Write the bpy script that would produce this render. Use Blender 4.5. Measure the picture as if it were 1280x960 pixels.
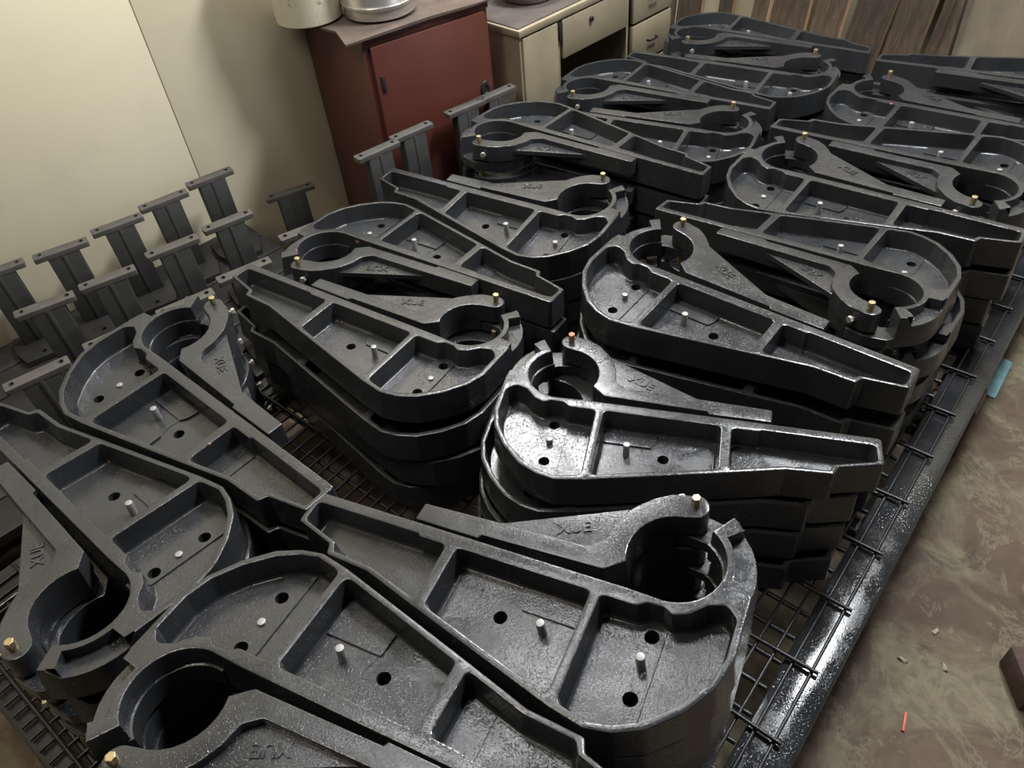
import bpy, bmesh, math, random
from mathutils import Vector, Matrix, Euler
from mathutils.geometry import delaunay_2d_cdt

for o in list(bpy.data.objects): bpy.data.objects.remove(o, do_unlink=True)
SC = bpy.context.scene
COL = SC.collection
rad = math.radians
FZ = 1.66                                     # eye height above the shop floor

# ------------------------------------------------------------------ camera
cam_d = bpy.data.cameras.new('camera'); cam = bpy.data.objects.new('camera', cam_d); COL.objects.link(cam)
cam_d.sensor_width = 36; cam_d.lens = 969.66 / 1280 * 36; cam_d.clip_start = .02; cam_d.clip_end = 60
cr = (0.9944108, -0.0740392, -0.0752688); cd = (-0.1055803, -0.6973405, -0.7089210); cf = (0.0, 0.7129056, -0.7012600)
cam.matrix_world = Matrix(((cr[0], -cd[0], -cf[0], 0), (cr[1], -cd[1], -cf[1], 0), (cr[2], -cd[2], -cf[2], FZ), (0, 0, 0, 1)))
SC.camera = cam

# ------------------------------------------------------------------ world, lights, exposure
W = bpy.data.worlds.new('world'); SC.world = W; W.use_nodes = True
bg = W.node_tree.nodes['Background']; bg.inputs['Color'].default_value = (.86, .93, 1.0, 1); bg.inputs['Strength'].default_value = .022
def area_light(name, loc, target, sx, sy, watts, colour, axis=None):
    d = bpy.data.lights.new(name, 'AREA'); d.shape = 'RECTANGLE'; d.size = sx; d.size_y = sy; d.energy = watts; d.color = colour
    o = bpy.data.objects.new(name, d); COL.objects.link(o); o.location = loc
    o.rotation_euler = (Vector(target) - Vector(loc)).to_track_quat('-Z', 'Y').to_euler()
    if axis is not None:                                          # tube direction in plan, degrees
        z = (Vector(loc) - Vector(target)).normalized(); x = Vector((math.cos(rad(axis)), math.sin(rad(axis)), 0)); x = (x - z * x.dot(z)).normalized(); y = z.cross(x)
        o.rotation_euler = Matrix((x, y, z)).transposed().to_euler()
    return o
area_light('tube_light_ahead', (0.22, 2.98, 2.72), (0.3, 1.7, .5), .85, .18, 34, (.98, .98, 1.0), 41.4)
area_light('tube_light_right', (1.40, 2.05, 3.05), (0.3, 1.8, .7), .7, .35, 80, (.95, .975, 1.0))
area_light('tube_light_middle', (-0.30, 1.75, 3.10), (-.4, 1.3, .5), 1.0, .25, 13, (.98, .985, 1.0))
area_light('tube_light_left', (-1.15, 0.80, 3.2), (-1.6, 1.6, 1.2), 1.2, .25, 22, (1.0, .92, .78))
area_light('fill_light_right', (4.2, -0.6, 1.8), (.6, 1.2, .4), 2.4, 2.0, 20, (.90, .95, 1.0))  # added cool fill from the right for camera-facing sides, no real opening
vs = SC.view_settings
vs.view_transform = 'Standard'; vs.look = 'None'; vs.gamma = 1; vs.use_curve_mapping = False; vs.exposure = 0.60

# ------------------------------------------------------------------ material helpers
def new_mat(name):
    m = bpy.data.materials.new(name); m.use_nodes = True
    nt = m.node_tree; b = nt.nodes['Principled BSDF']
    return m, nt, b
def N(nt, typ, **kw):
    n = nt.nodes.new(typ)
    for k, v in kw.items(): setattr(n, k, v)
    return n
def coords(nt, kind='Object', scale=(1, 1, 1)):
    tc = N(nt, 'ShaderNodeTexCoord'); mp = N(nt, 'ShaderNodeMapping'); mp.inputs['Scale'].default_value = scale
    nt.links.new(tc.outputs[kind], mp.inputs['Vector']); return mp.outputs['Vector']
def noise(nt, vec, scale, detail=3, rough=.55, dist=0):
    n = N(nt, 'ShaderNodeTexNoise'); n.inputs['Scale'].default_value = scale; n.inputs['Detail'].default_value = detail
    n.inputs['Roughness'].default_value = rough; n.inputs['Distortion'].default_value = dist
    nt.links.new(vec, n.inputs['Vector']); return n.outputs['Fac']
def ramp(nt, fac, stops):
    r = N(nt, 'ShaderNodeValToRGB'); e = r.color_ramp.elements
    while len(e) < len(stops): e.new(.5)
    for el, (p, c) in zip(e, stops):
        el.position = p; el.color = (c, c, c, 1) if isinstance(c, (int, float)) else (*c, 1)
    nt.links.new(fac, r.inputs['Fac']); return r.outputs['Color']
def mix(nt, fac, a, b):
    m = N(nt, 'ShaderNodeMix', data_type='RGBA')
    if isinstance(fac, (int, float)): m.inputs[0].default_value = fac
    else: nt.links.new(fac, m.inputs[0])
    for s, v in ((6, a), (7, b)):
        if isinstance(v, tuple): m.inputs[s].default_value = (*v, 1)
        else: nt.links.new(v, m.inputs[s])
    return m.outputs[2]
def bump(nt, b, h, strength, dist=.002):
    n = N(nt, 'ShaderNodeBump'); n.inputs['Strength'].default_value = strength; n.inputs['Distance'].default_value = dist
    nt.links.new(h, n.inputs['Height']); nt.links.new(n.outputs['Normal'], b.inputs['Normal'])

def mat_paint(name, base, chips=True, rough=(.13, .31), bmp=.40):
    m, nt, b = new_mat(name); v = coords(nt)
    info = N(nt, 'ShaderNodeObjectInfo')
    off = N(nt, 'ShaderNodeVectorMath', operation='ADD'); nt.links.new(v, off.inputs[0])
    sc = N(nt, 'ShaderNodeVectorMath', operation='SCALE'); sc.inputs[0].default_value = (13, 7, 5); nt.links.new(info.outputs['Random'], sc.inputs['Scale'])
    nt.links.new(sc.outputs[0], off.inputs[1]); v2 = off.outputs[0]
    big = noise(nt, v2, 9, 4); fine = noise(nt, v2, 380, 2, .7); mid = noise(nt, v2, 130, 3)
    c1 = tuple(x * .78 for x in base); c2 = tuple(x * 1.3 for x in base)
    col = mix(nt, ramp(nt, big, [(.3, 0), (.7, 1)]), c1, c2)
    if chips:
        ch = noise(nt, v2, 34, 2, .5)
        col = mix(nt, ramp(nt, ch, [(.765, 0), (.79, 1)]), col, (.30, .12, .09))
    nt.links.new(col, b.inputs['Base Color'])
    pat = N(nt, 'ShaderNodeMath', operation='MULTIPLY_ADD'); pat.inputs[1].default_value = .8; nt.links.new(noise(nt, v2, 15, 4, .6), pat.inputs[0])
    sp2 = N(nt, 'ShaderNodeMath', operation='MULTIPLY'); sp2.inputs[1].default_value = .45; nt.links.new(noise(nt, v2, 210, 3, .7), sp2.inputs[0]); nt.links.new(sp2.outputs[0], pat.inputs[2])
    rr = ramp(nt, pat.outputs[0], [(.50, rough[1]), (.66, rough[0])])
    nt.links.new(rr, b.inputs['Roughness']); b.inputs['Specular IOR Level'].default_value = .5
    # orange-peel and dust nibs under the gloss
    nibr = ramp(nt, noise(nt, v2, 260, 2, .6), [(.57, 0), (.66, 1)])
    nm = N(nt, 'ShaderNodeMath', operation='MULTIPLY'); nt.links.new(nibr, nm.inputs[0]); nt.links.new(ramp(nt, noise(nt, v2, 7.5, 4, .6), [(.44, .12), (.60, 1)]), nm.inputs[1]); nib = nm.outputs[0]
    ad = N(nt, 'ShaderNodeMath', operation='ADD'); s1 = N(nt, 'ShaderNodeMath', operation='MULTIPLY_ADD'); s1.inputs[1].default_value = .30
    nt.links.new(mid, s1.inputs[0]); nt.links.new(nib, s1.inputs[2]); s3 = N(nt, 'ShaderNodeMath', operation='MULTIPLY'); s3.inputs[1].default_value = .5
    nt.links.new(fine, s3.inputs[0]); nt.links.new(s3.outputs[0], ad.inputs[0]); nt.links.new(s1.outputs[0], ad.inputs[1])
    bump(nt, b, ad.outputs[0], bmp, .0012)
    return m
def mat_simple(name, base, rough=.5, metal=0., vary=.15, scale=20, bmp=0., bscale=200, stretch=(1, 1, 1), spec=.5):
    m, nt, b = new_mat(name); v = coords(nt, scale=stretch)
    n = noise(nt, v, scale, 4)
    c1 = tuple(max(0, x * (1 - vary)) for x in base); c2 = tuple(min(1, x * (1 + vary)) for x in base)
    nt.links.new(mix(nt, ramp(nt, n, [(.3, 0), (.7, 1)]), c1, c2), b.inputs['Base Color'])
    b.inputs['Roughness'].default_value = rough; b.inputs['Metallic'].default_value = metal
    if bmp: bump(nt, b, noise(nt, v, bscale, 3), bmp)
    b.inputs['Specular IOR Level'].default_value = spec
    return m

M = {}
M['casting'] = mat_paint('charcoal_casting_paint', (.0268, .0280, .0302))
M['bracket'] = mat_simple('black_bracket_paint', (.017, .0165, .016), .55, 0, .25, 12, .15, 150, spec=.22)
M['rail'] = mat_paint('glossy_black_rail_paint', (.020, .021, .023), False, (.05, .30), .26)
M['wire'] = mat_simple('black_wire_paint', (.016, .016, .017), .38, 0, .3, 40, .3, 300)
M['pin'] = mat_simple('bright_pin_steel', (.28, .275, .27), .5, .4, .15, 90)
M['brass'] = mat_simple('brass_bolt', (.40, .32, .18), .4, .75, .45, 160, .2, 400)
M['rust'] = mat_simple('rusty_bolt', (.34, .17, .09), .6, .4, .4, 260, .3, 500)
M['zinc'] = mat_simple('zinc_screw', (.5, .47, .42), .4, .7, .2, 120)
M['red'] = mat_simple('dull_red_cabinet_paint', (.088, .0245, .0175), .42, 0, .12, 5, .06, 60)
M['cream'] = mat_simple('cream_desk_paint', (.245, .205, .138), .55, 0, .16, 7, .05, 60)
M['desk_top'] = mat_simple('grey_brown_desk_top', (.060, .050, .042), .85, 0, .25, 12)
M['dark'] = mat_simple('dark_iron', (.02, .019, .018), .5, .2, .2, 30)
M['card'] = mat_simple('brown_cover_sheet', (.085, .062, .048), .95, 0, .25, 14, .2, 60)
M['bucket'] = mat_simple('ivory_plastic', (.58, .54, .41), .5, 0, .10, 9)
M['alu'] = mat_simple('spun_aluminium', (.63, .61, .57), .34, .85, .10, 8, .05, 40, (1, 1, 12))
M['blue'] = mat_simple('pale_blue_cloth', (.22, .40, .44), .9, 0, .2, 30, .4, 120)
M['stick'] = mat_simple('red_plastic', (.55, .12, .08), .5)
M['chipm'] = mat_simple('pale_scrap', (.40, .35, .27), .8)

def mat_bucket_smear():
    m, nt, b = new_mat('ivory_bucket_smeared'); v = coords(nt)
    base = mix(nt, ramp(nt, noise(nt, v, 10, 4), [(.3, 0), (.7, 1)]), (.52, .48, .36), (.64, .60, .46))
    sm = ramp(nt, noise(nt, coords(nt, scale=(1, 1, .6)), 22, 5, .65, .6), [(.62, 0), (.70, 1)])
    nt.links.new(mix(nt, sm, base, (.28, .22, .13)), b.inputs['Base Color']); b.inputs['Roughness'].default_value = .5
    return m
M['bucket'] = mat_bucket_smear()

def mat_wood(name, base, dark, rough=.8, scale=6):
    m, nt, b = new_mat(name); v = coords(nt, scale=(14, 14, 1.2)); v1 = coords(nt)
    info = N(nt, 'ShaderNodeObjectInfo')
    g = noise(nt, v, scale, 6, .65, 1.2); st = noise(nt, v1, 5, 4, .6)
    c = mix(nt, ramp(nt, g, [(.32, 0), (.68, 1)]), dark, base)
    c = mix(nt, ramp(nt, st, [(.45, 0), (.75, .7)]), c, tuple(x * .55 for x in dark))
    hv = N(nt, 'ShaderNodeHueSaturation'); nt.links.new(c, hv.inputs['Color'])
    mr = N(nt, 'ShaderNodeMapRange'); mr.inputs['To Min'].default_value = .65; mr.inputs['To Max'].default_value = 1.35
    nt.links.new(info.outputs['Random'], mr.inputs['Value']); nt.links.new(mr.outputs[0], hv.inputs['Value'])
    nt.links.new(hv.outputs[0], b.inputs['Base Color']); b.inputs['Roughness'].default_value = rough
    bump(nt, b, g, .35, .003); return m
M['plank'] = mat_wood('weathered_plank', (.105, .072, .045), (.034, .023, .016))
M['sawn'] = mat_wood('fresh_sawn_edge', (.50, .33, .19), (.38, .24, .13))
M['block'] = mat_wood('dark_wood_block', (.125, .070, .052), (.060, .034, .027))
M['ply'] = mat_wood('grey_beige_board', (.175, .145, .105), (.14, .115, .082), .75, 2)

def mat_wall():
    m, nt, b = new_mat('cream_panel_paint'); v = coords(nt)
    n1 = noise(nt, v, 1.1, 4, .6, .5); n2 = noise(nt, v, 4.5, 5, .6); n3 = noise(nt, v, 55, 3)
    c = mix(nt, ramp(nt, n1, [(.35, 0), (.65, 1)]), (.71, .635, .455), (.765, .695, .515))
    c = mix(nt, ramp(nt, n2, [(.55, 0), (.75, .35)]), c, (.56, .52, .40))
    sp = noise(nt, coords(nt, scale=(1, 1, 1.7)), 16, 2, .4)
    c = mix(nt, ramp(nt, sp, [(.775, 0), (.79, .6)]), c, (.25, .21, .15))
    nt.links.new(c, b.inputs['Base Color']); b.inputs['Roughness'].default_value = .45
    bump(nt, b, n3, .05, .001); return m
M['wall'] = mat_wall()
def mat_floor():
    m, nt, b = new_mat('stained_concrete'); v = coords(nt)
    a = noise(nt, v, 1.5, 6, .62, .5); c_ = noise(nt, v, 3.6, 7, .66, .7); d = noise(nt, v, 34, 4, .6)
    st = noise(nt, coords(nt, scale=(1.8, 1, 1)), 4.5, 6, .72, 1.5)
    col = mix(nt, ramp(nt, a, [(.36, 0), (.62, 1)]), (0.085, 0.054, 0.037), (0.140, 0.100, 0.066))
    col = mix(nt, ramp(nt, c_, [(.46, 0), (.58, .8)]), col, (0.205, 0.176, 0.118))
    col = mix(nt, ramp(nt, st, [(.53, 0), (.585, .5), (.62, 0)]), col, (0.27, 0.235, 0.16))
    col = mix(nt, ramp(nt, noise(nt, v, 7, 6, .7, .8), [(.58, 0), (.68, .6)]), col, (0.0396, 0.0275, 0.0204))
    col = mix(nt, ramp(nt, d, [(.35, .25), (.6, 0)]), col, (0.0330, 0.0269, 0.0204))
    nt.links.new(col, b.inputs['Base Color'])
    nt.links.new(ramp(nt, c_, [(.3, .62), (.7, .85)]), b.inputs['Roughness']); b.inputs['Specular IOR Level'].default_value = .3; bump(nt, b, c_, .10, .004); return m
M['floor'] = mat_floor()

# ------------------------------------------------------------------ object helpers
def link(o, parent=None):
    COL.objects.link(o)
    if parent: o.parent = parent
    return o
def tag(o, label, cat, group=None, kind=None):
    if label: o['label'] = label
    if cat: o['category'] = cat
    if group: o['group'] = group
    if kind: o['kind'] = kind
    return o
def empty(name, loc=(0, 0, 0), rz=0):
    o = bpy.data.objects.new(name, None); o.empty_display_size = .05; o.location = loc; o.rotation_euler = (0, 0, rz)
    return link(o)
def mesh_from(name, verts, faces, mats, smooth=35, fmat=None):
    me = bpy.data.meshes.new(name); me.from_pydata([tuple(v) for v in verts], [], faces); me.update()
    bm = bmesh.new(); bm.from_mesh(me); bmesh.ops.remove_doubles(bm, verts=bm.verts, dist=1e-6)
    bm.to_mesh(me); bm.free()
    for m in (mats if isinstance(mats, (list, tuple)) else [mats]): me.materials.append(m)
    if smooth:
        me.shade_smooth(); me.set_sharp_from_angle(angle=rad(smooth))
    return me
def weighted(me):
    # flat faces keep their own normals beside the small fillets
    t = bpy.data.objects.new('tmp', me); COL.objects.link(t)
    w = t.modifiers.new('w', 'WEIGHTED_NORMAL'); w.keep_sharp = True; w.weight = 90
    dg = bpy.context.evaluated_depsgraph_get(); m2 = bpy.data.meshes.new_from_object(t.evaluated_get(dg), preserve_all_data_layers=True, depsgraph=dg)
    m2.name = me.name; bpy.data.objects.remove(t, do_unlink=True); return m2
def obj(name, me, parent=None, loc=(0, 0, 0), rot=(0, 0, 0)):
    o = bpy.data.objects.new(name, me); o.location = loc; o.rotation_euler = rot
    return link(o, parent)
class MB:
    def __init__(s): s.v = []; s.f = []
    def add(s, verts, faces):
        k = len(s.v); s.v += [tuple(v) for v in verts]; s.f += [tuple(i + k for i in f) for f in faces]
    def loops(s, loops, cap0=False, cap1=False):
        k = len(s.v); n = len(loops[0])
        for l in loops: s.v += [tuple(p) for p in l]
        for a in range(len(loops) - 1):
            for i in range(n):
                j = (i + 1) % n
                s.f.append((k + a * n + i, k + a * n + j, k + (a + 1) * n + j, k + (a + 1) * n + i))
        if cap0: s.f.append(tuple(k + i for i in range(n))[::-1])
        if cap1: s.f.append(tuple(k + (len(loops) - 1) * n + i for i in range(n)))
    def box(s, x0, x1, y0, y1, z0, z1, bev=0.0):
        if bev <= 0:
            c = [(x, y, z) for z in (z0, z1) for y in (y0, y1) for x in (x0, x1)]
            s.add(c, [(0, 2, 3, 1), (4, 5, 7, 6), (0, 1, 5, 4), (2, 6, 7, 3), (0, 4, 6, 2), (1, 3, 7, 5)]); return
        b = bev
        def ring(d, z):
            q = []
            for cx, cy, a0 in ((x1 - b, y1 - b, 0), (x0 + b, y1 - b, 90), (x0 + b, y0 + b, 180), (x1 - b, y0 + b, 270)):
                for a in (0, 45, 90):
                    t = rad(a0 + a); q.append((cx + (b - d) * math.cos(t), cy + (b - d) * math.sin(t), z))
            return q
        e = b * .3
        s.loops([ring(b * .999, z0), ring(e, z0 + e), ring(0, z0 + b), ring(0, z1 - b), ring(e, z1 - e), ring(b * .999, z1)], True, True)
    def cyl(s, cx, cy, z0, z1, r, n=20, bev=0.0, r1=None):
        r1 = r if r1 is None else r1
        ring = lambda rr, z: [(cx + rr * math.cos(2 * math.pi * i / n), cy + rr * math.sin(2 * math.pi * i / n), z) for i in range(n)]
        L = [ring(r, z0), ring(r1, z1 - bev)]
        if bev: L += [ring(r1 - bev * .3, z1 - bev * .3), ring(r1 - bev, z1)]
        s.loops(L, True, True)
    def mesh(s, name, mats, smooth=35): return mesh_from(name, s.v, s.f, mats, smooth)
def mbox(name, m, x0, x1, y0, y1, z0, z1, bev=0.0):
    b = MB(); b.box(x0, x1, y0, y1, z0, z1, bev); return b.mesh(name, m)

# polygon tools: corners are (x, y, r) counter-clockwise; d > 0 shrinks
def offset_round(C, d=0.0, seg=4):
    n = len(C); lines = []
    for i in range(n):
        x0, y0 = C[i][:2]; x1, y1 = C[(i + 1) % n][:2]
        dx, dy = x1 - x0, y1 - y0; l = math.hypot(dx, dy); nx, ny = -dy / l, dx / l
        lines.append((x0 + nx * d, y0 + ny * d, dx / l, dy / l))
    P = []
    for i in range(n):
        ax, ay, adx, ady = lines[i - 1]; bx, by, bdx, bdy = lines[i]
        cr_ = adx * bdy - ady * bdx
        if abs(cr_) < 1e-3:
            P.append((C[i][0] - bdy * d, C[i][1] + bdx * d, cr_))
        else:
            t = ((bx - ax) * bdy - (by - ay) * bdx) / cr_; P.append((ax + adx * t, ay + ady * t, cr_))
    out = []
    for i in range(n):
        x, y, cr_ = P[i]; r = C[i][2]
        if r <= 0: out.append((x, y)); continue
        r = max(r - d, .0015) if cr_ > 0 else max(r + d, .0015)
        px, py, _ = P[i - 1]; qx, qy, _ = P[(i + 1) % n]
        ux, uy = px - x, py - y; lu = math.hypot(ux, uy); wx, wy = qx - x, qy - y; lw = math.hypot(wx, wy)
        ux /= lu; uy /= lu; wx /= lw; wy /= lw
        half = math.acos(max(-1, min(1, ux * wx + uy * wy))) / 2
        t = min(r / math.tan(half), .45 * lu, .45 * lw)
        a = (x + ux * t, y + uy * t); b = (x + wx * t, y + wy * t)
        for k in range(seg + 1):
            s = k / seg
            out.append(((1 - s) ** 2 * a[0] + 2 * s * (1 - s) * x + s * s * b[0], (1 - s) ** 2 * a[1] + 2 * s * (1 - s) * y + s * s * b[1]))
    return out
def inside(p, poly):
    x, y = p; c = False; n = len(poly); j = n - 1
    for i in range(n):
        xi, yi = poly[i]; xj, yj = poly[j]
        if (yi > y) != (yj > y) and x < (xj - xi) * (y - yi) / (yj - yi) + xi: c = not c
        j = i
    return c
def levels(mb, loops, lines, fn, hole_drop=None):
    pts = []; ed = []
    for L in loops:
        k = len(pts); pts += L; ed += [(k + i, k + (i + 1) % len(L)) for i in range(len(L))]
    for L in lines:
        k = len(pts); pts += L; ed += [(k + i, k + i + 1) for i in range(len(L) - 1)]
    V, E_, F, _, _, _ = delaunay_2d_cdt([Vector(p) for p in pts], ed, [], 0, 1e-6)
    lev = []; edges = {}
    for fi, f in enumerate(F):
        c = (sum(V[i].x for i in f) / len(f), sum(V[i].y for i in f) / len(f)); z = fn(*c); lev.append(z)
        if z is None: continue
        a = sum(V[f[i]].x * V[f[(i + 1) % len(f)]].y - V[f[(i + 1) % len(f)]].x * V[f[i]].y for i in range(len(f)))
        g = list(f) if a > 0 else list(f)[::-1]
        mb.add([(V[i].x, V[i].y, z) for i in g], [tuple(range(len(g)))])
        for i in range(len(g)): edges.setdefault(tuple(sorted((g[i], g[(i + 1) % len(g)]))), []).append((z, g[i], g[(i + 1) % len(g)]))
    for k, L in edges.items():
        if len(L) == 2 and abs(L[0][0] - L[1][0]) > 1e-6:
            hi, lo = (L[0], L[1]) if L[0][0] > L[1][0] else (L[1], L[0])
            a, b = V[hi[1]], V[hi[2]]
            mb.add([(a.x, a.y, hi[0]), (b.x, b.y, hi[0]), (b.x, b.y, lo[0]), (a.x, a.y, lo[0])], [(0, 3, 2, 1)])
        elif len(L) == 1 and hole_drop:
            z, i, j = L[0]; a, b = V[i], V[j]; zz = hole_drop((a.x + b.x) / 2, (a.y + b.y) / 2)
            if zz is not None: mb.add([(a.x, a.y, z), (b.x, b.y, z), (b.x, b.y, zz), (a.x, a.y, zz)], [(0, 3, 2, 1)])
def prism(mb, C, z0, z1, bev=.003, holes=(), seg=4, z1fn=None):
    prof = [(bev, z1), (bev * .3, z1 - bev * .3), (0, z1 - bev), (0, z0)]
    rings = []
    for d, z in prof: rings.append([(x, y, z) for x, y in offset_round(C, d, seg)])
    mb.loops(rings[::-1])
    top = [(p[0], p[1]) for p in rings[0]]; bot = [(p[0], p[1]) for p in rings[-1]]
    hl = [[(hx + hr * math.cos(2 * math.pi * i / 16), hy + hr * math.sin(2 * math.pi * i / 16)) for i in range(16)] for hx, hy, hr in holes]
    ish = lambda x, y: any(math.hypot(x - h[0], y - h[1]) < h[2] for h in holes)
    levels(mb, [top] + hl, [], lambda x, y: z1 if inside((x, y), top) and not ish(x, y) else None,
           (lambda x, y: z0 if any(math.hypot(x - h[0], y - h[1]) < h[2] * 1.05 for h in holes) else None) if holes else None)
    b2 = MB(); levels(b2, [bot] + hl, [], lambda x, y: z0 if inside((x, y), bot) and not ish(x, y) else None)
    mb.add(b2.v, [f[::-1] for f in b2.f])

# ------------------------------------------------------------------ the setting
FX, FY = math.cos(rad(47.2)), math.sin(rad(47.2))                # long axis of the pallet
def uv(u, v): return (u * FX + v * FY, u * FY - v * FX)            # pallet coordinates to floor x, y
me = mbox('floor', M['floor'], -6, 8, -4, 8, -.1, 0)
tag(obj('floor', me), None, None, kind='structure')

WA = rad(41.4); WD = (math.cos(WA), math.sin(WA)); WN = (-WD[1], WD[0]); WDIST = 2.47
wl = empty('wall_left', (WN[0] * WDIST, WN[1] * WDIST, 0), WA); wl['kind'] = 'structure'
obj('backing', mbox('wall_backing', M['dark'], -3.2, 4.2, .012, .10, 0, 3.4), wl)
seams = [-3.2, -2.03, -1.03, -.03, .878, 1.88, 2.88, 4.2]
for a, b in zip(seams[:-1], seams[1:]):
    obj('panel', mbox('wall_panel', M['wall'], a + .0016, b - .0016, 0, .012, 0, 3.4, .0015), wl)
BD = 3.42; BW = (math.cos(rad(39)), math.sin(rad(39)))
wb = empty('wall_back', (BW[0] * BD, BW[1] * BD, 0), rad(39)); wb['kind'] = 'structure'
obj('gap_shade_sheet', mbox('gap_shade_sheet_mesh', M['plank'], -.012, .0, -2.9, -.95, 0, 1.5), wb)  # dark sheet added behind the planks, stands in for shade in their gaps
obj('backing', mbox('wall_back_mesh', M['wall'], .0, .1, -3.2, 3.6, 0, 3.4), wb)

# ------------------------------------------------------------------ clamp bracket meshes
BC = (.319, .093); BR = .0715
def polar(r, a): return (BC[0] + r * math.cos(rad(a)), BC[1] + r * math.sin(rad(a)))
OUT = [(-.286, -.039, .006), (-.208, -.061, .006), (-.201, -.079, .008), (-.119, -.084, .02), (-.02, -.111, 0), (.10, -.1425, 0), (.228, -.176, .03), (.280, -.1855, .02), (.316, -.178, .02),
       (.353, -.160, .03), (.392, -.122, .03), (.421, -.078, .03), (.434, -.032, .03), (.434, .066, .01)]
OUT += [(*polar(.114, a), 0) for a in (-6, 4, 14, 24, 34, 44, 51, 58)]
OUT += [(*polar(BR, a), 0) for a in (59, 50, 40, 30, 20, 10, 0, -10, -20, -30, -40, -50, -60, -70, -80, -88)]
OUT += [(.27, .0235, .05), (-.286, .024, .008)]
TAIL = [(-.276, -.033, .010), (-.200, -.055, .006), (-.192, -.070, .008), (-.117, -.0745, .02), (-.022, -.100, .010), (-.022, .000, .010), (-.071, .000, .003), (-.075, .0045, .003), (-.275, .0045, .010)]
MID = [(-.002, -.104, .010), (.220, -.163, .012), (.220, .001, .010), (-.002, .001, .010)]
END = [(.236, -.166, .012), (.282, -.1755, .02), (.312, -.168, .02), (.345, -.151, .03), (.382, -.116, .03), (.410, -.076, .03), (.4225, -.034, .03), (.4225, .026, .014), (.405, .042, .012),
       (.382, .033, .01), (.362, .012, .012), (.341, .003, .008), (.326, .011, .008), (.303, .010, .008), (.289, .000, .008), (.236, .000, .010)]
FLOOR_Z = -.046; HT = .074
HOLES = [(.316, -.017, .0108), (.316, -.112, .0108), (.096, -.063, .0108)]
def circ(c, r, n=18): return [(c[0] + r * math.cos(2 * math.pi * i / n), c[1] + r * math.sin(2 * math.pi * i / n)) for i in range(n)]

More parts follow.
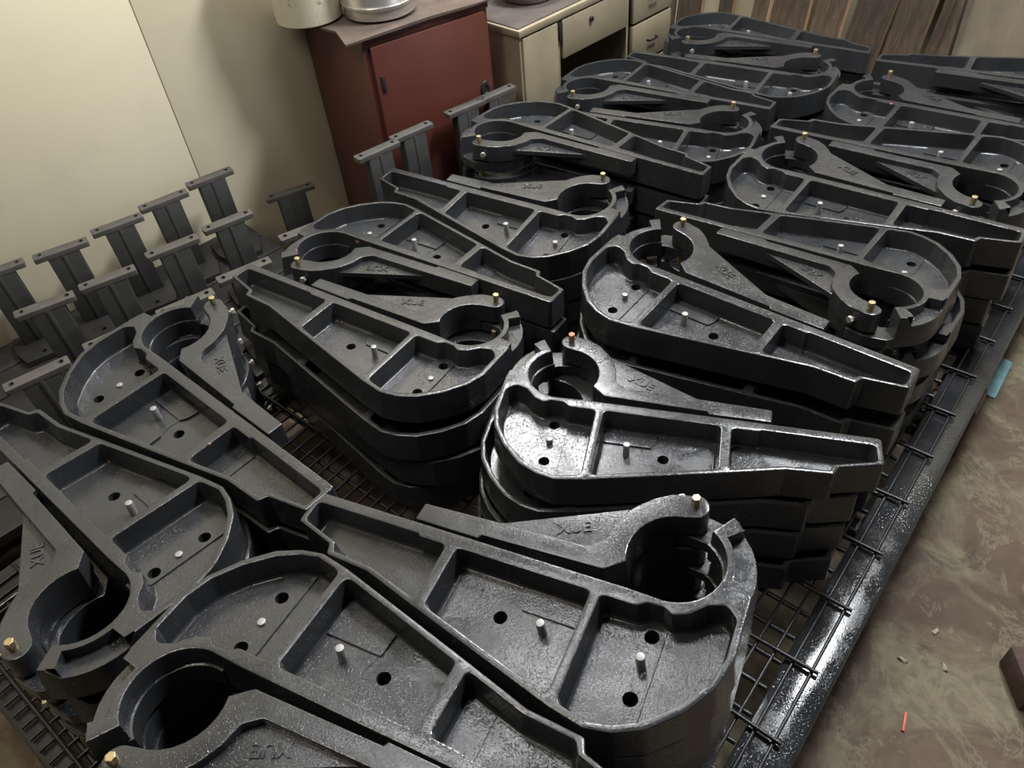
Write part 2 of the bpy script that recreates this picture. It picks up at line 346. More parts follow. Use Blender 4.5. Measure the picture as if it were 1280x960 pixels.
def body_mesh(name, flip, mat):
    mb = MB()
    in_rec = lambda x, y: (lambda r, a: r > .083 and -6.5 < a < 44.5)(math.hypot(x - BC[0], y - BC[1]), math.degrees(math.atan2(y - BC[1], x - BC[0])))
    rings = []
    for d, z in [(.0032, 0), (.001, -.0008), (0, -.0034), (-.0035, -HT + .004), (.0, -HT)]:
        L = offset_round(OUT, d, 4); rings.append([(x, y, min(z, -.022) if (in_rec(x, y) and math.hypot(x - BC[0], y - BC[1]) > .105) else z) for x, y in L])
    mb.loops(rings[::-1])
    top = [(p[0], p[1]) for p in rings[0]]
    bot = [(p[0], p[1]) for p in rings[-1]]
    pk = []
    for P in (TAIL, MID, END):
        R_ = []
        for d, z in [(-.0032, 0), (-.001, -.0008), (0, -.0034), (.0025, FLOOR_Z + .006), (.004, FLOOR_Z + .002), (.007, FLOOR_Z)]:
            R_.append([(x, y, z) for x, y in offset_round(P, d, 4)])
        mb.loops(R_[::-1][::-1] and [r[::-1] for r in R_][::-1])
        pk.append(([(p[0], p[1]) for p in R_[0]], [(p[0], p[1]) for p in R_[-1]]))
    rec = [polar(.118, 44)] + [polar(.083, a) for a in (44, 34, 24, 14, 4, -6)] + [polar(.118, -6)]
    def top_level(x, y):
        if not inside((x, y), top): return None
        if any(inside((x, y), a) for a, b in pk): return None
        return -.022 if in_rec(x, y) else 0.0
    levels(mb, [top] + [a for a, b in pk], [rec], top_level)
    # pocket floors: raised pads, bolt holes
    wav = [(.110, .01), (.112, -.006), (.115, -.028), (.125, -.046), (.128, -.060), (.123, -.078), (.117, -.094), (.116, -.125), (.112, -.17)]
    def wx(y):
        for (xa, ya), (xb, yb) in zip(wav[:-1], wav[1:]):
            if yb <= y <= ya: return xa + (xb - xa) * (ya - y) / (ya - yb)
        return .115
    def fl(which):
        poly = pk[which][1]; hs = [h for h in HOLES if inside(h[:2], poly)]
        def fn(x, y):
            if not inside((x, y), poly) or any(math.hypot(x - h[0], y - h[1]) < h[2] for h in hs): return None
            if which == 1:
                if x > wx(y): return FLOOR_Z + (.0008 if -.089 < y < -.042 else .0042)
                return FLOOR_Z
            if which == 2: return FLOOR_Z + (.0028 if .288 < x < .334 else 0)
            return FLOOR_Z + (.002 if x > -.075 else 0)
        lines = [[], [wav, [(.10, -.042), (.24, -.042)], [(.10, -.089), (.24, -.089)]], [[(.288, .05), (.288, -.2)], [(.334, .05), (.334, -.2)]]][which]
        if which == 0: lines = [[(-.075, .02), (-.075, -.12)]]
        drop = lambda x, y: -HT + .002 if any(math.hypot(x - h[0], y - h[1]) < h[2] * 1.05 for h in hs) else None
        levels(mb, [poly] + [circ(h, h[2]) for h in hs], lines, fn, drop)
    for k in range(3): fl(k)
    b2 = MB(); levels(b2, [bot], [], lambda x, y: -HT if inside((x, y), bot) else None); mb.add(b2.v, [f[::-1] for f in b2.f])
    # stepped seat inside the bore and the hinge lug below the arm
    A = [62 - i * 8.0 for i in range(0, 21)]
    prof = [(.0735, -.034), (.0665, -.0355), (.0655, -HT + .001), (.0735, -HT + .001)]
    n = len(prof); k0 = len(mb.v)
    for a in A:
        for r, z in prof: mb.v.append((*polar(r, a), z))
    for i in range(len(A) - 1):
        for j in range(n):
            q = (j + 1) % n; mb.f.append((k0 + i * n + j, k0 + i * n + q, k0 + (i + 1) * n + q, k0 + (i + 1) * n + j))
    mb.f.append(tuple(k0 + j for j in range(n))); mb.f.append(tuple(k0 + (len(A) - 1) * n + j for j in range(n))[::-1])
    lug = [(*polar(.0745, 50), .002), (*polar(.112, 50), .004), (*polar(.122, 66), .006), (*polar(.122, 88), .01), (*polar(.119, 108), .012), (*polar(.077, 116), .004), (*polar(.0745, 95), 0), (*polar(.0745, 70), 0)]
    prism(mb, lug, -HT + .001, -.050, .002)
    if flip: mb.v = [(x, -y, z) for x, y, z in mb.v]; mb.f = [f[::-1] for f in mb.f]
    me = mb.mesh(name, mat, 32)
    bm = bmesh.new(); bm.from_mesh(me); bmesh.ops.recalc_face_normals(bm, faces=bm.faces); bm.to_mesh(me); bm.free()
    me.shade_smooth(); me.set_sharp_from_angle(angle=rad(40))
    return weighted(me)

ARC_IN = [(*polar(.0725, a), 0) for a in (204, 192, 180, 168, 156, 144, 132, 120, 108, 98)]
EYE = (.321, .190)
EYE_ARC = [(EYE[0] + .0215 * math.cos(rad(a)), EYE[1] + .0215 * math.sin(rad(a)), 0) for a in (-72, -50, -25, 0, 25, 50, 75, 100, 118)]
FRAME = [(-.094, .0275, .003), (.022, .0275, .002), (.025, .0345, .002), (.226, .040, .006)] + ARC_IN + EYE_ARC + \
        [(.283, .203, .02), (.258, .187, .02), (.236, .164, .006), (.2255, .150, .01), (.213, .118, .02), (.209, .088, .012), (.188, .0695, .012), (.04, .0655, 0), (-.094, .0605, .004)]
WEB = [(.03, .062, .002), (.192, .066, 0), (.213, .085, 0), (.217, .118, 0), (.232, .157, .004), (.2255, .1535, .004), (.052, .069, .01)]
def arm_mesh(name, flip, recess, mat):
    mb = MB(); prism(mb, FRAME, -.043, .001, .0028)
    jaw = [(.226, .041, .004)] + ARC_IN[:-1] + [(.300, .186, .004), (.284, .200, .01), (.259, .185, .02), (.238, .163, .006), (.228, .150, .01), (.2155, .118, .02), (.2115, .088, .012)]
    m3 = MB(); prism(m3, jaw, -HT + .003, -.040, .001); mb.add(m3.v, m3.f)
    zt = -.013 if recess else -.0006
    m2 = MB(); prism(m2, WEB, zt - .012, zt, .0016); mb.add(m2.v, m2.f)
    if flip: mb.v = [(x, -y, z) for x, y, z in mb.v]; mb.f = [f[::-1] for f in mb.f]
    me = mb.mesh(name, mat, 32)
    bm = bmesh.new(); bm.from_mesh(me); bmesh.ops.recalc_face_normals(bm, faces=bm.faces); bm.to_mesh(me); bm.free()
    me.shade_smooth(); me.set_sharp_from_angle(angle=rad(40)); return weighted(me)
def text_mesh(name, s, size, depth, mat):
    cu = bpy.data.curves.new(name, 'FONT'); cu.body = s; cu.size = size; cu.extrude = depth; cu.bevel_depth = .0003; cu.offset = .0004; cu.resolution_u = 3
    cu.align_x = 'CENTER'; cu.align_y = 'CENTER'
    t = bpy.data.objects.new(name, cu); COL.objects.link(t)
    dg = bpy.context.evaluated_depsgraph_get(); me = bpy.data.meshes.new_from_object(t.evaluated_get(dg))
    bpy.data.objects.remove(t, do_unlink=True); bpy.data.curves.remove(cu)
    me.materials.clear(); me.materials.append(mat); me.name = name; return me
BODY = {1: body_mesh('clamp_body', False, M['casting']), -1: body_mesh('clamp_body_mirrored', True, M['casting'])}
ARM = {(h, r): arm_mesh('clamp_arm', h < 0, r, M['casting']) for h in (1, -1) for r in (0, 1)}
LET = text_mesh('raised_letters', 'XUE', .027, .0016, M['casting'])
def pin_mesh(h, name):
    b = MB(); b.cyl(0, 0, 0, h, .0066, 18, .0012); return b.mesh(name, M['pin'])
PIN = pin_mesh(.031, 'tall_pin'); PIN_S = pin_mesh(.013, 'short_pin'); PIN_F = pin_mesh(.0042, 'flush_pin')
def bolt_mesh(m):
    b = MB(); b.cyl(0, 0, 0, .008, .0062, 16, 0); b.cyl(0, 0, .008, .0195, .0074, 6, .0012); return b.mesh('hinge_bolt', m, 25)
BOLT = {'b': bolt_mesh(M['brass']), 'r': bolt_mesh(M['rust'])}
def screw_mesh():
    b = MB(); b.cyl(0, 0, -.004, .006, .0045, 12); b.cyl(0, 0, .006, .013, .0078, 6, .001); return b.mesh('side_screw', M['zinc'], 25)
SCREW = screw_mesh()

# ------------------------------------------------------------------ mesh pallet
PZ = .240                                                         # top of the wires
pal = empty('mesh_pallet', (*uv(1.4, -.95), 0), rad(47.2))
tag(pal, 'long black steel mesh pallet carrying all the stacked castings', 'pallet')
U0, U1, V0, V1 = -.20, 3.12, -1.57, -.010
def pbox(name, m, u0, u1, v0, v1, z0, z1, bev=0.):
    x0, x1 = u0 - 1.4, u1 - 1.4; y0, y1 = -(v1 + .95), -(v0 + .95)
    return obj(name, mbox(name, m, x0, x1, y0, y1, z0, z1, bev), pal)
pbox('side_rail', M['rail'], U0, U1, V1 - .092, V1, PZ - .066, PZ - .008, .006)
pbox('side_rail', M['rail'], U0, U1, V0, V0 + .09, PZ - .066, PZ - .008, .006)
pbox('end_rail', M['rail'], U0, U0 + .05, V0 + .09, V1 - .092, PZ - .064, PZ - .010, .005)
pbox('end_rail', M['rail'], U1 - .06, U1, V0 + .09, V1 - .092, PZ - .064, PZ - .010, .005)
for k in range(4): pbox('cross_beam', M['rail'], .42 + k * .72, .50 + k * .72, V0 + .09, V1 - .092, PZ - .066, PZ - .03, .004)
def rod(name, length, r, m):
    b = MB(); L = []
    for x in (0, length): L.append([(x, r * math.cos(2 * math.pi * i / 8), r * math.sin(2 * math.pi * i / 8)) for i in range(8)])
    b.loops(L, True, True); return b.mesh(name, m, 60)
LW = rod('long_wire', U1 - U0 - .02, .0032, M['wire']); CW = rod('cross_wire', V1 - V0 - .05, .0042, M['wire']); LB = rod('lower_bar', V1 - V0 - .19, .0052, M['wire'])
v = -.052; i = 0
while v > V0 + .02:
    o = obj('long_wire', LW, pal, (U0 + .01 - 1.4, -(v + .95), PZ - .0045)); v -= .0352; i += 1
for k in range(22):
    u = -.155 + k * .1565
    if u < U1 - .02: obj('cross_wire', CW, pal, (u - 1.4, -(V1 - .030 + .95), PZ + .0028), (0, 0, math.pi / 2 + .02 * math.sin(k * 2.3)))
for k in range(54):
    u = -.137 + k * .0605
    obj('lower_bar', LB, pal, (u - 1.4, -(V1 - .094 + .95), PZ - .013), (0, 0, math.pi / 2))

# ------------------------------------------------------------------ clamp brackets: hand, x, y, z, tilt x, tilt y, yaw (fitted), arm recess, bolt, short pin
TOPS = {
'A': (1, -0.1107, 0.6877, -1.0207, 0.0260, -0.0801, -0.5115, 0, 'b', 's', 'front-centre', 'front-centre bracket whose arm lies on the far side of its open bore'),
'B': (1, -0.1695, 0.4068, -0.9944, 0.1028, 0.0204, 2.6277, 1, 'b', 'f', 'bottom-edge', 'bracket cut off by the bottom edge of the picture, tail pointing right'),
'C': (-1, 0.3809, 0.9563, -1.1099, 0.0198, -0.0078, 2.8201, 0, 'r', 's', 'right-front', 'bracket at the right front with rusty bolt, tail over the pallet rail'),
'D': (1, -0.3894, 1.4343, -1.0892, -0.0695, 0.0333, -0.6144, 0, 'b', 'f', 'left-centre', 'bracket left of centre with its tail pointing at the black stands'),
'E': (1, -0.1123, 1.5529, -1.0988, 0.0828, -0.0203, 2.5226, 1, 'b', 'f', 'second-row left', 'bracket just behind the left-centre one with recessed triangular arm'),
'F': (1, -0.0678, 1.9076, -1.1181, 0.0575, -0.0165, -0.6411, 0, 'b', 's', 'red-cabinet', 'bracket in front of the red cabinet, flat lettered arm behind it'),
'G': (1, 0.3494, 2.0048, -1.0776, 0.0927, -0.0354, 2.4812, 1, 'b', 'f', 'desk-corner', 'bracket before the desk corner, hinge eye at left, recessed arm'),
'H': (-1, 0.5461, 1.1840, -1.0614, -0.0133, -0.0138, 2.3936, 0, 'b', 's', 'right-middle', 'right-middle bracket with round end facing left'),
'I': (-1, 0.6386, 1.5377, -1.0944, -0.0890, -0.0592, -0.7453, 1, 'b', 'f', 'right-rail', 'bracket with its open hook and round end over the right rail'),
'J': (-1, -0.5442, 1.0368, -1.0377, -0.0082, -0.0144, 2.3661, 1, 'b', 'f', 'left inner', 'left bracket with long arm bar beside the dark central gap'),
'K': (-1, -0.8554, 0.9467, -1.0365, -0.1006, -0.0348, -0.7648, 1, 'b', 'f', 'left-edge', 'bracket cut off by the left edge of the picture, hook at lower left'),
'L': (-1, 0.9949, 1.6082, -1.0965, -0.0191, 0.0199, 2.4090, 0, 'b', 'f', 'right far-middle', 'bracket at right behind the hooked one, tail ending at picture edge'),
'M': (-1, 1.0521, 1.9122, -1.1026, -0.0033, -0.0539, -0.7699, 1, 'b', 's', 'right-border hooked', 'bracket whose round end leaves the picture at the right border'),
'N': (1, 0.4035, 2.2656, -1.1305, -0.0287, 0.0141, -0.5058, 0, 'b', 'f', 'far-centre', 'far-centre bracket half hidden behind the tail of the desk-corner one'),
'O': (1, 0.6737, 2.4461, -1.1490, 0.0403, 0.0021, 2.5092, 1, 'b', 's', 'desk-front', 'bracket directly in front of the desk kneehole, recessed arm toward viewer'),
'P': (1, 0.7937, 2.6653, -1.1572, -0.0171, -0.0065, -0.6096, 0, 'b', 's', 'second-farthest', 'second-farthest bracket, tail at left just in front of the farthest one'),
'Q': (1, 1.1404, 2.8250, -1.1685, 0.0560, -0.0345, 2.5670, 1, 'b', 's', 'farthest', 'farthest bracket, right in front of the leaning wooden planks'),
'R': (-1, 1.4212, 2.0193, -1.1278, 0.0248, 0.0256, 2.4105, 0, 'b', 'f', 'upper-right', 'upper-right bracket with round end left and tail beyond the picture edge'),
'S': (-1, 1.5558, 2.3449, -1.1275, -0.0194, -0.0341, -0.6570, 1, 'b', 's', 'board-side', 'bracket at upper right in front of the grey-beige board'),
}
GRP = 'dark grey clamp castings stacked on the mesh pallet'
def clamp(hand, loc, rot, recess, boltk, pink, label, full):
    e = bpy.data.objects.new('clamp_bracket', None); e.empty_display_size = .05; e.location = loc; e.rotation_euler = rot; link(e)
    tag(e, label, 'clamp casting', GRP)
    obj('body', BODY[hand], e)
    a = obj('clamp_arm', ARM[(hand, recess)], e)
    bo = obj('hinge_bolt', BOLT[boltk], a, (.321, .193 * hand, .0005), (0, 0, hand * .4)); bo['label'] = 'rusty hinge bolt' if boltk == 'r' else 'brass hinge bolt'
    sx, sy = EYE[0] - .0215 * math.cos(rad(45)) * .9, (EYE[1] + .0215 * math.sin(rad(60))) * hand
    s = obj('side_screw', SCREW, a, (.296, .2065 * hand, -.022), (0, 0, 0)); s.rotation_euler = Vector((-.45, .89 * hand, .05)).to_track_quat('Z', 'Y').to_euler()
    s['label'] = 'bright hex screw'
    if full:
        zt = -.0128 if recess else -.0004
        l = obj('raised_letters', LET, a, (.158, (.0935 if hand > 0 else -.0905), zt), (0, 0, rad(25 if hand > 0 else 155)))
    p = obj('pin', PIN, e, (.166, -.064 * hand, FLOOR_Z)); p['label'] = 'bright steel pin'
    q = obj('pin', {'s': PIN_S, 'f': PIN_F}[pink] if pink != 't' else PIN, e, (.3155, -.0635 * hand, FLOOR_Z + .0026)); q['label'] = 'bright steel pin'
    return e
rnd = random.Random(7)
ORD = ['', 'second', 'third', 'fourth', 'fifth', 'sixth']
SHIFT = {'C': [(-.034, -.010), (-.045, -.024), (-.060, -.042), (-.07, -.03)], 'H': [(-.010, -.020), (-.022, -.016), (-.012, -.02), (-.02, -.01)],
         'D': [(-.012, -.030), (.004, -.040), (-.01, -.03)], 'A': [(.004, -.002), (.006, .000), (.002, -.006), (.0, .0)],
         'I': [(.030, -.012), (.022, -.010), (.030, -.006)]}
for key, (hand, x, y, z, tx, ty, tz, rec, bk, pk_, short, label) in TOPS.items():
    zt = z + FZ
    if key == 'A': pk_ = 't'
    clamp(hand, (x, y, zt), (tx, ty, tz), rec, bk, pk_, 'dark grey ' + label, True)
    zb = PZ + .0075 + HT                                           # top of the lowest one
    n = max(1, int((zt - zb) / .0745 + .25))                       # castings below the top one
    # keep the lowest corner of tilted ones clear of what carries them
    for i in range(1, n + 1):
        t = i / n
        dx, dy = (SHIFT[key][i - 1] if key in SHIFT and i - 1 < len(SHIFT[key]) else (rnd.uniform(-.012, .008), rnd.uniform(-.016, .006)))
        zz = zt + (zb - zt) * t
        tw = rnd.uniform(-.022, .022)
        clamp(hand, (x + dx, y + dy, zz), (tx * (1 - t) ** .5, ty * (1 - t) ** .5, tz + (tw if key != 'A' else tw * .2)), rec, bk if i % 2 else 'b', 'f',
              'dark grey casting, %s from the top in the stack under the %s bracket' % (ORD[i], short), False)

# ------------------------------------------------------------------ black column stands
def stand_meshes():
    b = MB(); prism(b, [(-.088, -.018, .006), (.088, -.018, .006), (.088, .018, .006), (-.088, .018, .006)], -.015, 0, .0015, [(-.067, .002, .0075), (.067, .002, .0075)])
    top = b.mesh('top_bar', mat_simple('paler_black_bar', (.060, .056, .049), .6, 0, .25, 14))  # top bars a paler grey than the columns
    b = MB(); prism(b, [(-.050, -.020, .004), (-.006, -.020, .001), (-.004, -.024, .001), (.004, -.024, .001), (.006, -.020, .001), (.050, -.020, .004), (.050, .024, .004), (-.050, .024, .004)], .018, 1.0, 0.0005)
    colm = b.mesh('column', M['bracket'])
    b = MB(); prism(b, [(-.062, -.125, .003), (.062, -.125, .003), (.085, -.05, .003), (.085, .045, .003), (-.085, .045, .003), (-.085, -.05, .003)], 0, .020, .002, [(0, -.095, .009)])
    return top, colm, b.mesh('base_plate', M['bracket'])
def block(loc, rz, sx, sy, sz, label):
    o = obj('wooden_block', mbox('wooden_block', M['block'], -sx / 2, sx / 2, -sy / 2, sy / 2, 0, sz, .006), None, loc, (0, 0, rz)); tag(o, label, 'block', 'dark wooden blocks on the floor'); return o
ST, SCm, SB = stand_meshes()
SW = MB(); SW.cyl(0, 0, 0, .006, .009, 12, .002); SWm = SW.mesh('anchor_screw', M['zinc'])
KP = 1.2 / 1.385
def stand(x, y, ztop, zbase, ang, label, screw, lone=False):
    e = empty('column_stand', (x, y, zbase), ang); h = ztop - zbase; K_ = 1.0 if lone else KP
    tag(e, label, 'stand', 'black column stands beside the pallet')
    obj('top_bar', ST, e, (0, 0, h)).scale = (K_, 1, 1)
    c = obj('column', SCm, e); c.scale = (K_, K_, h - .015)
    obj('base_plate', SB, e).scale = (K_, K_, 1)
    if screw: s = obj('anchor_screw', SWm, e, (-.035, -.075, .020)); s['label'] = 'bright anchor screw'
ZT = 1.66 - 1.385
rows = [
 (-1.640, 2.190, 30, 'black column stand cut by the left picture edge, row against the wall', 0), (-1.457, 2.280, 28, 'black column stand second from left in the row against the wall', 0),
 (-1.303, 2.404, 30, 'black column stand third from left in the row against the wall', 0), (-1.174, 2.536, 33, 'black column stand fourth from left in the row against the wall', 1),
 (-1.035, 2.668, 33, 'black column stand at the right end of the row against the wall', 1), (-0.713, 2.500, 24, 'lone black column stand between the wall seam and red cabinet', 0),
 (-1.401, 1.973, 28, 'black column stand leftmost of the middle row', 1), (-1.239, 2.081, 29, 'black column stand second from left in the middle row', 1),
 (-1.068, 2.225, 31, 'black column stand third from left in the middle row', 0), (-0.907, 2.348, 31, 'black column stand at the right end of the middle row', 0),
 (-1.306, 1.649, 34, 'black column stand nearest the viewer at the left edge', 0), (-1.130, 1.785, 32, 'black column stand mostly hidden behind the left inner casting', 1),
 (-0.950, 1.905, 31, 'black column stand whose bar end shows beside the left brass bolt', 0), (-0.797, 2.043, 30, 'black column stand just behind the left-centre casting tail', 0),
 (-0.630, 2.240, 28, 'black column stand half hidden behind the second-row left casting hook', 0)]
PLZ = .19
for x, y, a, lab, sc_ in rows:
    if lab.startswith('lone'): stand(x, y, ZT, 0, rad(a), lab, sc_, True)
    else: stand(x * KP, y * KP, FZ - 1.2, PLZ, rad(a), lab, sc_)
plat = empty('low_platform', (0, 0, 0), WA); tag(plat, 'low dark plank platform under the black column stands by the wall', 'platform')
for k in range(6): obj('plank', mbox('platform_plank', M['dark'], -1.9, .955, 1.70 + k * .125, 1.70 + k * .125 + .118, PLZ - .03, PLZ, .003), plat)
for k in range(4): obj('skid', mbox('platform_skid', M['dark'], -1.85 + k * .9, -1.76 + k * .9, 1.72, 2.42, 0, PLZ - .03, .004), plat)
K2 = 1.13 / 1.385
for x, y, a, lab in [(-0.414, 2.743, 36, 'black column stand left of the pair before the red cabinet'), (-0.286, 2.868, 36, 'black column stand right of the pair before the red cabinet'),
                     (-0.071, 3.031, 34, 'black column stand behind a casting at the cabinet door handle'), (0.061, 3.127, 35, 'black column stand farthest right, in front of the desk end')]:
    stand(x * K2, y * K2, FZ - 1.13, .247, rad(a), lab, 1 if 'right of' in lab else 0)
    bl = block((x * K2, y * K2, 0), rad(a), .12, .09, .247, 'dark wooden block under the ' + lab.replace('black column ', ''))

# ------------------------------------------------------------------ red cabinet
CA = rad(31); cab = empty('red_cabinet', (-.3385, 2.3742, 0), CA); CW_, CDp, CH = .451, .46, .807
tag(cab, 'dull red steel cabinet with one door beside the wall', 'cabinet')
obj('carcass', mbox('carcass', M['red'], 0, CW_, .004, CDp, 0, CH, .004), cab)
dr = obj('door', mbox('cabinet_door', M['red'], .022, CW_ - .018, -.010, .006, .03, CH - .028, .003), cab)
obj('edge_strip', mbox('edge_strip', M['red'], .0, CW_, -.006, .008, CH - .022, CH, .002), cab)
b = MB(); b.box(-.006, .006, -.004, .001, -.026, .026, .002)
h = obj('lock_slot', b.mesh('lock_slot', M['dark']), dr, (.042, -.0105, .665)); h['label'] = 'dark lock slot'
b = MB(); b.loops([[(.018 * math.cos(t) * s, -.004 - .004 * k, .028 * math.sin(t) * s) for t in [2 * math.pi * i / 16 for i in range(16)]] for s, k in ((1, 0), (.9, 1), (.55, 1.2), (.45, .3))], True, True)
h = obj('pull_handle', b.mesh('pull_handle', M['dark']), dr, (CW_ - .044, -.008, .535)); h['label'] = 'dark recessed pull'
sheet = MB()
sp = [(-.055, -.016), (.10, -.018), (.24, -.014), (.36, -.020), (.47, -.016), (.47, .47), (.2, .47), (-.03, .47), (-.10, .40), (-.08, .26), (-.03, .10)]
k = len(sp); top = [(x, y, .007 + .003 * math.sin(9 * x + 5 * y)) for x, y in sp]; bot = [(x, y, .0 + .002 * max(0, math.sin(9 * x + 5 * y))) for x, y in sp]
sheet.loops([bot, top], True, True)
so = obj('cover_sheet', sheet.mesh('cover_sheet', M['card'], 20), None, (-.3385, 2.3742, CH), (0, 0, CA)); tag(so, 'ragged brown sheet lying on top of the red cabinet', 'sheet')
def lathe(name, prof, m, n=48):
    b = MB(); b.loops([[(r * math.cos(2 * math.pi * i / n), r * math.sin(2 * math.pi * i / n), z) for i in range(n)] for r, z in prof], True, False); return b.mesh(name, m, 40)

# ------------------------------------------------------------------ desk
DA = rad(41.4); desk = empty('desk', (.1434, 2.6181, 0), DA); DH = .70
tag(desk, 'cream painted steel desk with drawers and dark top behind the castings', 'desk')
DL = .845; DD = .46
obj('top_edge', mbox('desk_top_edge', M['cream'], -.006, DL + .01, -.008, DD, DH - .028, DH - .004, .003), desk)
obj('top', mbox('desk_top', M['desk_top'], .004, DL, .006, DD - .004, DH - .005, DH, .001), desk)
obj('side_panel', mbox('desk_side', M['cream'], 0, .012, 0, DD - .02, 0, DH - .028), desk)
obj('side_panel', mbox('desk_side', M['cream'], DL - .012, DL, 0, DD - .02, 0, DH - .028), desk)
obj('inner_panel', mbox('desk_inner', M['cream'], .190, .202, .004, DD - .02, 0, DH - .028), desk)
obj('inner_panel', mbox('desk_inner', M['cream'], .575, .587, .004, DD - .02, 0, DH - .028), desk)
obj('back_panel', mbox('desk_back', M['cream'], .012, DL - .012, DD - .04, DD - .02, 0, DH - .03), desk)
d = obj('door', mbox('desk_door', M['cream'], .010, .182, -.008, .004, .03, DH - .034, .003), desk)
b = MB(); b.box(-.008, .008, -.006, .002, -.030, .030, .002); q = obj('latch', b.mesh('latch', M['dark']), d, (.196, -.004, DH - .068)); q['label'] = 'dark latch plate'
d = obj('drawer', mbox('desk_drawer', M['cream'], .206, .572, -.008, .010, DH - .165, DH - .034, .003), desk)
b = MB(); b.cyl(0, 0, 0, .010, .009, 14, .002); q = obj('knob', b.mesh('drawer_lock', M['dark']), d, (.355, -.008, DH - .072), (rad(90), 0, 0)); q['label'] = 'dark lock knob'
for i, (z0, z1) in enumerate(((DH - .170, DH - .034), (DH - .330, DH - .180), (DH - .490, DH - .340), (.03, DH - .50))):
    d = obj('drawer', mbox('side_drawer', M['cream'], .600, DL - .004, -.010, .010, z0, z1, .003), desk)
    b = MB()
    for r0, zc in ((.030, 0),):
        pts = [(-.028, 0), (-.024, -.016), (.024, -.016), (.028, 0)]
        for (xa, ya), (xb, yb) in zip(pts[:-1], pts[1:]):
            L = []
            for (px, py) in ((xa, ya), (xb, yb)): L.append([(px, py + .003 * math.cos(t), .004 * math.sin(t)) for t in [2 * math.pi * j / 8 for j in range(8)]])
            b.loops(L, True, True)
    q = obj('handle', b.mesh('drawer_handle', M['dark']), d, (.715, -.010, (z0 + z1) / 2)); q['label'] = 'dark bow handle'

# things on cabinet and desk
SZ = CH + .012
o = obj('bucket', lathe('bucket', [(.108, 0), (.114, .004), (.124, .16), (.128, .18), (.134, .182), (.134, .20), (.130, .30), (.124, .30), (.110, .012)], M['bucket']), None, (-.507, 2.578, SZ), (0, 0, .4)); o.scale = (.90, .90, .95); tag(o, 'ivory plastic bucket with brown smears on the red cabinet', 'bucket')
hb = lathe('pot_wall', [(.122, 0), (.128, .005), (.128, .030), (.1335, .034), (.1345, .042), (.130, .048), (.131, .16), (.136, .164), (.136, .17), (.128, .17), (.124, .01)], M['alu'])
o = obj('aluminium_pot', hb, None, (-.285, 2.575, SZ)); o.scale = (.88, .88, 1.0); tag(o, 'round aluminium pot with raised bead on the red cabinet', 'pot')
o = obj('metal_basin', lathe('metal_basin', [(.085, 0), (.095, .006), (.120, .06), (.124, .064), (.118, .064), (.082, .012)], M['alu']), None, (.205, 2.920, DH)); tag(o, 'small metal basin standing on the cream desk', 'basin')
b = MB(); b.box(-.05, .05, -.03, .03, 0, .035, .006); o = obj('tool_box', b.mesh('tool_box', M['stick']), None, (.02, 2.73, SZ), (0, 0, CA)); tag(o, 'small red box at the right end of the cabinet top', 'box')

# ------------------------------------------------------------------ planks and board leaning on the back wall
VX, VY = math.sin(rad(39)), -math.cos(rad(39)); PD = 3.2
planks = [(-2.402, -2.322, 0, 0), (-2.318, -2.183, -.01, 1), (-2.108, -2.032, 0, 1), (-1.958, -1.878, .015, 1), (-1.872, -1.702, .01, 1), (-1.694, -1.558, -.01, 1), (-1.553, -1.399, .02, 1), (-1.385, -1.247, .01, 1), (-1.234, -1.200, .02, 1), (-1.192, -1.115, 0, 0)]
names = ['leftmost, beside the desk', 'second from the desk', 'narrow, third from the desk', 'fourth from the desk, pale right edge', 'fifth from the desk, wide and dark', 'sixth from the desk', 'with long pale edge behind the farthest casting', 'third from the grey-beige board', 'thinnest strip near the board', 'dark, touching the grey-beige board']
def leaner(name, w0, w1, dd, th, h, lean, roll, mats, edge):
    wm = (w0 + w1) / 2; hw = (w1 - w0) / 2
    b = MB(); b.box(-hw, hw, -th, 0, 0, h)
    me = b.mesh(name, mats, 0)
    if edge:
        for p in me.polygons:
            if abs(p.normal.x) > .9: p.material_index = 1
    d_ = PD + dd - .02
    o = obj(name, me, None, (BW[0] * d_ + VX * wm, BW[1] * d_ + VY * wm, 0.0))
    Rz = Matrix.Rotation(math.atan2(VY, VX), 4, 'Z')
    o.rotation_euler = (Rz @ Matrix.Rotation(-lean, 4, 'X') @ Matrix.Rotation(roll, 4, 'Y')).to_euler()
    return o
rr = random.Random(3)
for i, (w0, w1, dd, ed) in enumerate(planks):
    roll = [0.0, .01, .005, .03, .025, .05, .09, .07, .08, -.02][i]
    w1e = w1 - .004
    o = leaner('wooden_plank', w0, w1e, -.10 + .019 * i + dd * .3, .024, 1.55 + .2 * rr.random(), rad(5.5), roll, [M['plank'], M['sawn']], ed)
    o.location.z = abs(math.sin(roll)) * (w1 - w0) / 2
    tag(o, 'weathered brown plank leaning on the back wall, ' + names[i], 'plank', 'planks leaning on the back wall')
o = leaner('board', -1.108, -.20, .10, .018, 1.3, rad(5.5), -.05, [M['ply']], False); o.location.z = .022
tag(o, 'wide grey-beige board leaning at the right of the planks', 'board')

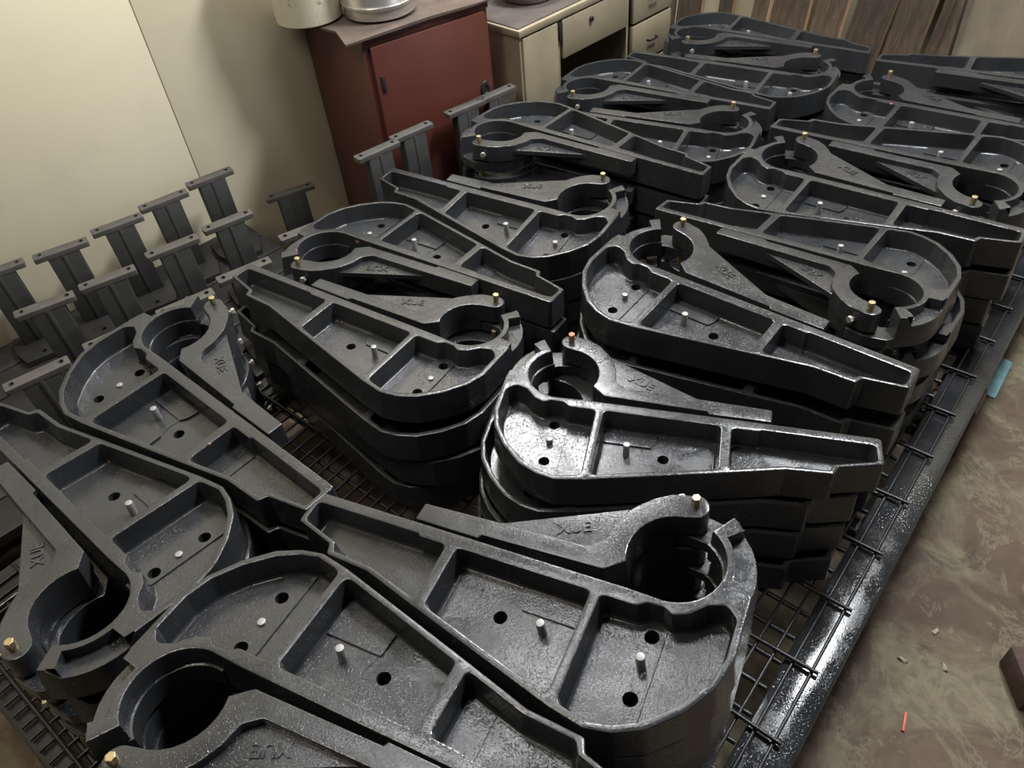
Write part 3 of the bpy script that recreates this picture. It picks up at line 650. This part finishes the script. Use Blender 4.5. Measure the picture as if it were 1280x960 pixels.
# ------------------------------------------------------------------ small things on the floor
block((1.035, .628, 0), rad(-8), .15, .105, .075, 'dark wooden block lying alone on the open floor')
PB = PZ - .066
for u, v_, lab in [(1.73, -.058, 'dark wooden block under the rail below the blue cloth'), (2.48, -.055, 'dark wooden block under the rail at the right picture edge'), (.30, -.50, 'dark wooden block deep under the near end of the mesh pallet'),
                   (1.0, -.50, 'dark wooden block deep under the middle of the mesh pallet'), (.0, -1.50, 'dark wooden block under the left near corner of the pallet'), (2.6, -1.50, 'dark wooden block under the far left corner of the pallet'), (1.3, -1.50, 'dark wooden block under the left rail of the pallet')]:
    block((*uv(u, v_), 0), rad(47.2), .11, .11, PB, lab)
def cloth():
    n = 14; vs_ = []; fs = []
    for j in range(n):
        for i in range(n):
            a, c = i / (n - 1) - .5, j / (n - 1) - .5
            x = a * (.085 + .03 * c); y = c * .17
            vs_.append((x, y, .004 + .004 * math.sin(9 * a + 4 * c) * math.cos(7 * c) + .003 * abs(math.sin(13 * c + 5 * a))))
    for j in range(n - 1):
        for i in range(n - 1): fs.append((j * n + i, j * n + i + 1, (j + 1) * n + i + 1, (j + 1) * n + i))
    m = mesh_from('cloth', vs_, fs, M['blue'], 60); return m
o = obj('cleaning_cloth', cloth(), None, (1.368, 1.512, .001), (0, 0, rad(-38))); s = o.modifiers.new('thick', 'SOLIDIFY'); s.thickness = .002
tag(o, 'pale blue cloth scrap on the floor beside the rail', 'cloth')
b = MB(); b.box(-.021, .021, -.0028, .0028, 0, .005, .001); o = obj('plastic_stick', b.mesh('plastic_stick', M['stick']), None, (.723, .588, 0), (0, 0, rad(58))); tag(o, 'small red plastic stick on the floor', 'stick')
for x, y, r, lab in [(.872, .770, .5, 'pale curled scrap on the floor above the red stick'), (.853, .690, 1.4, 'tiny pale chip on the floor nearest the red stick'), (.775, .715, 2.2, 'tiny pale chip on the floor near the pallet rail')]:
    b = MB(); b.add([(-.010, -.005, 0), (.009, -.004, 0), (.012, .004, 0), (-.006, .006, 0), (-.009, -.003, .006), (.006, -.003, .004), (.008, .003, .007), (-.004, .004, .003)], [(3, 2, 1, 0), (4, 5, 6, 7), (0, 1, 5, 4), (1, 2, 6, 5), (2, 3, 7, 6), (3, 0, 4, 7)])
    o = obj('paint_chip', b.mesh('paint_chip', M['chipm'], 0), None, (x, y, 0), (0, 0, r)); tag(o, lab, 'scrap')
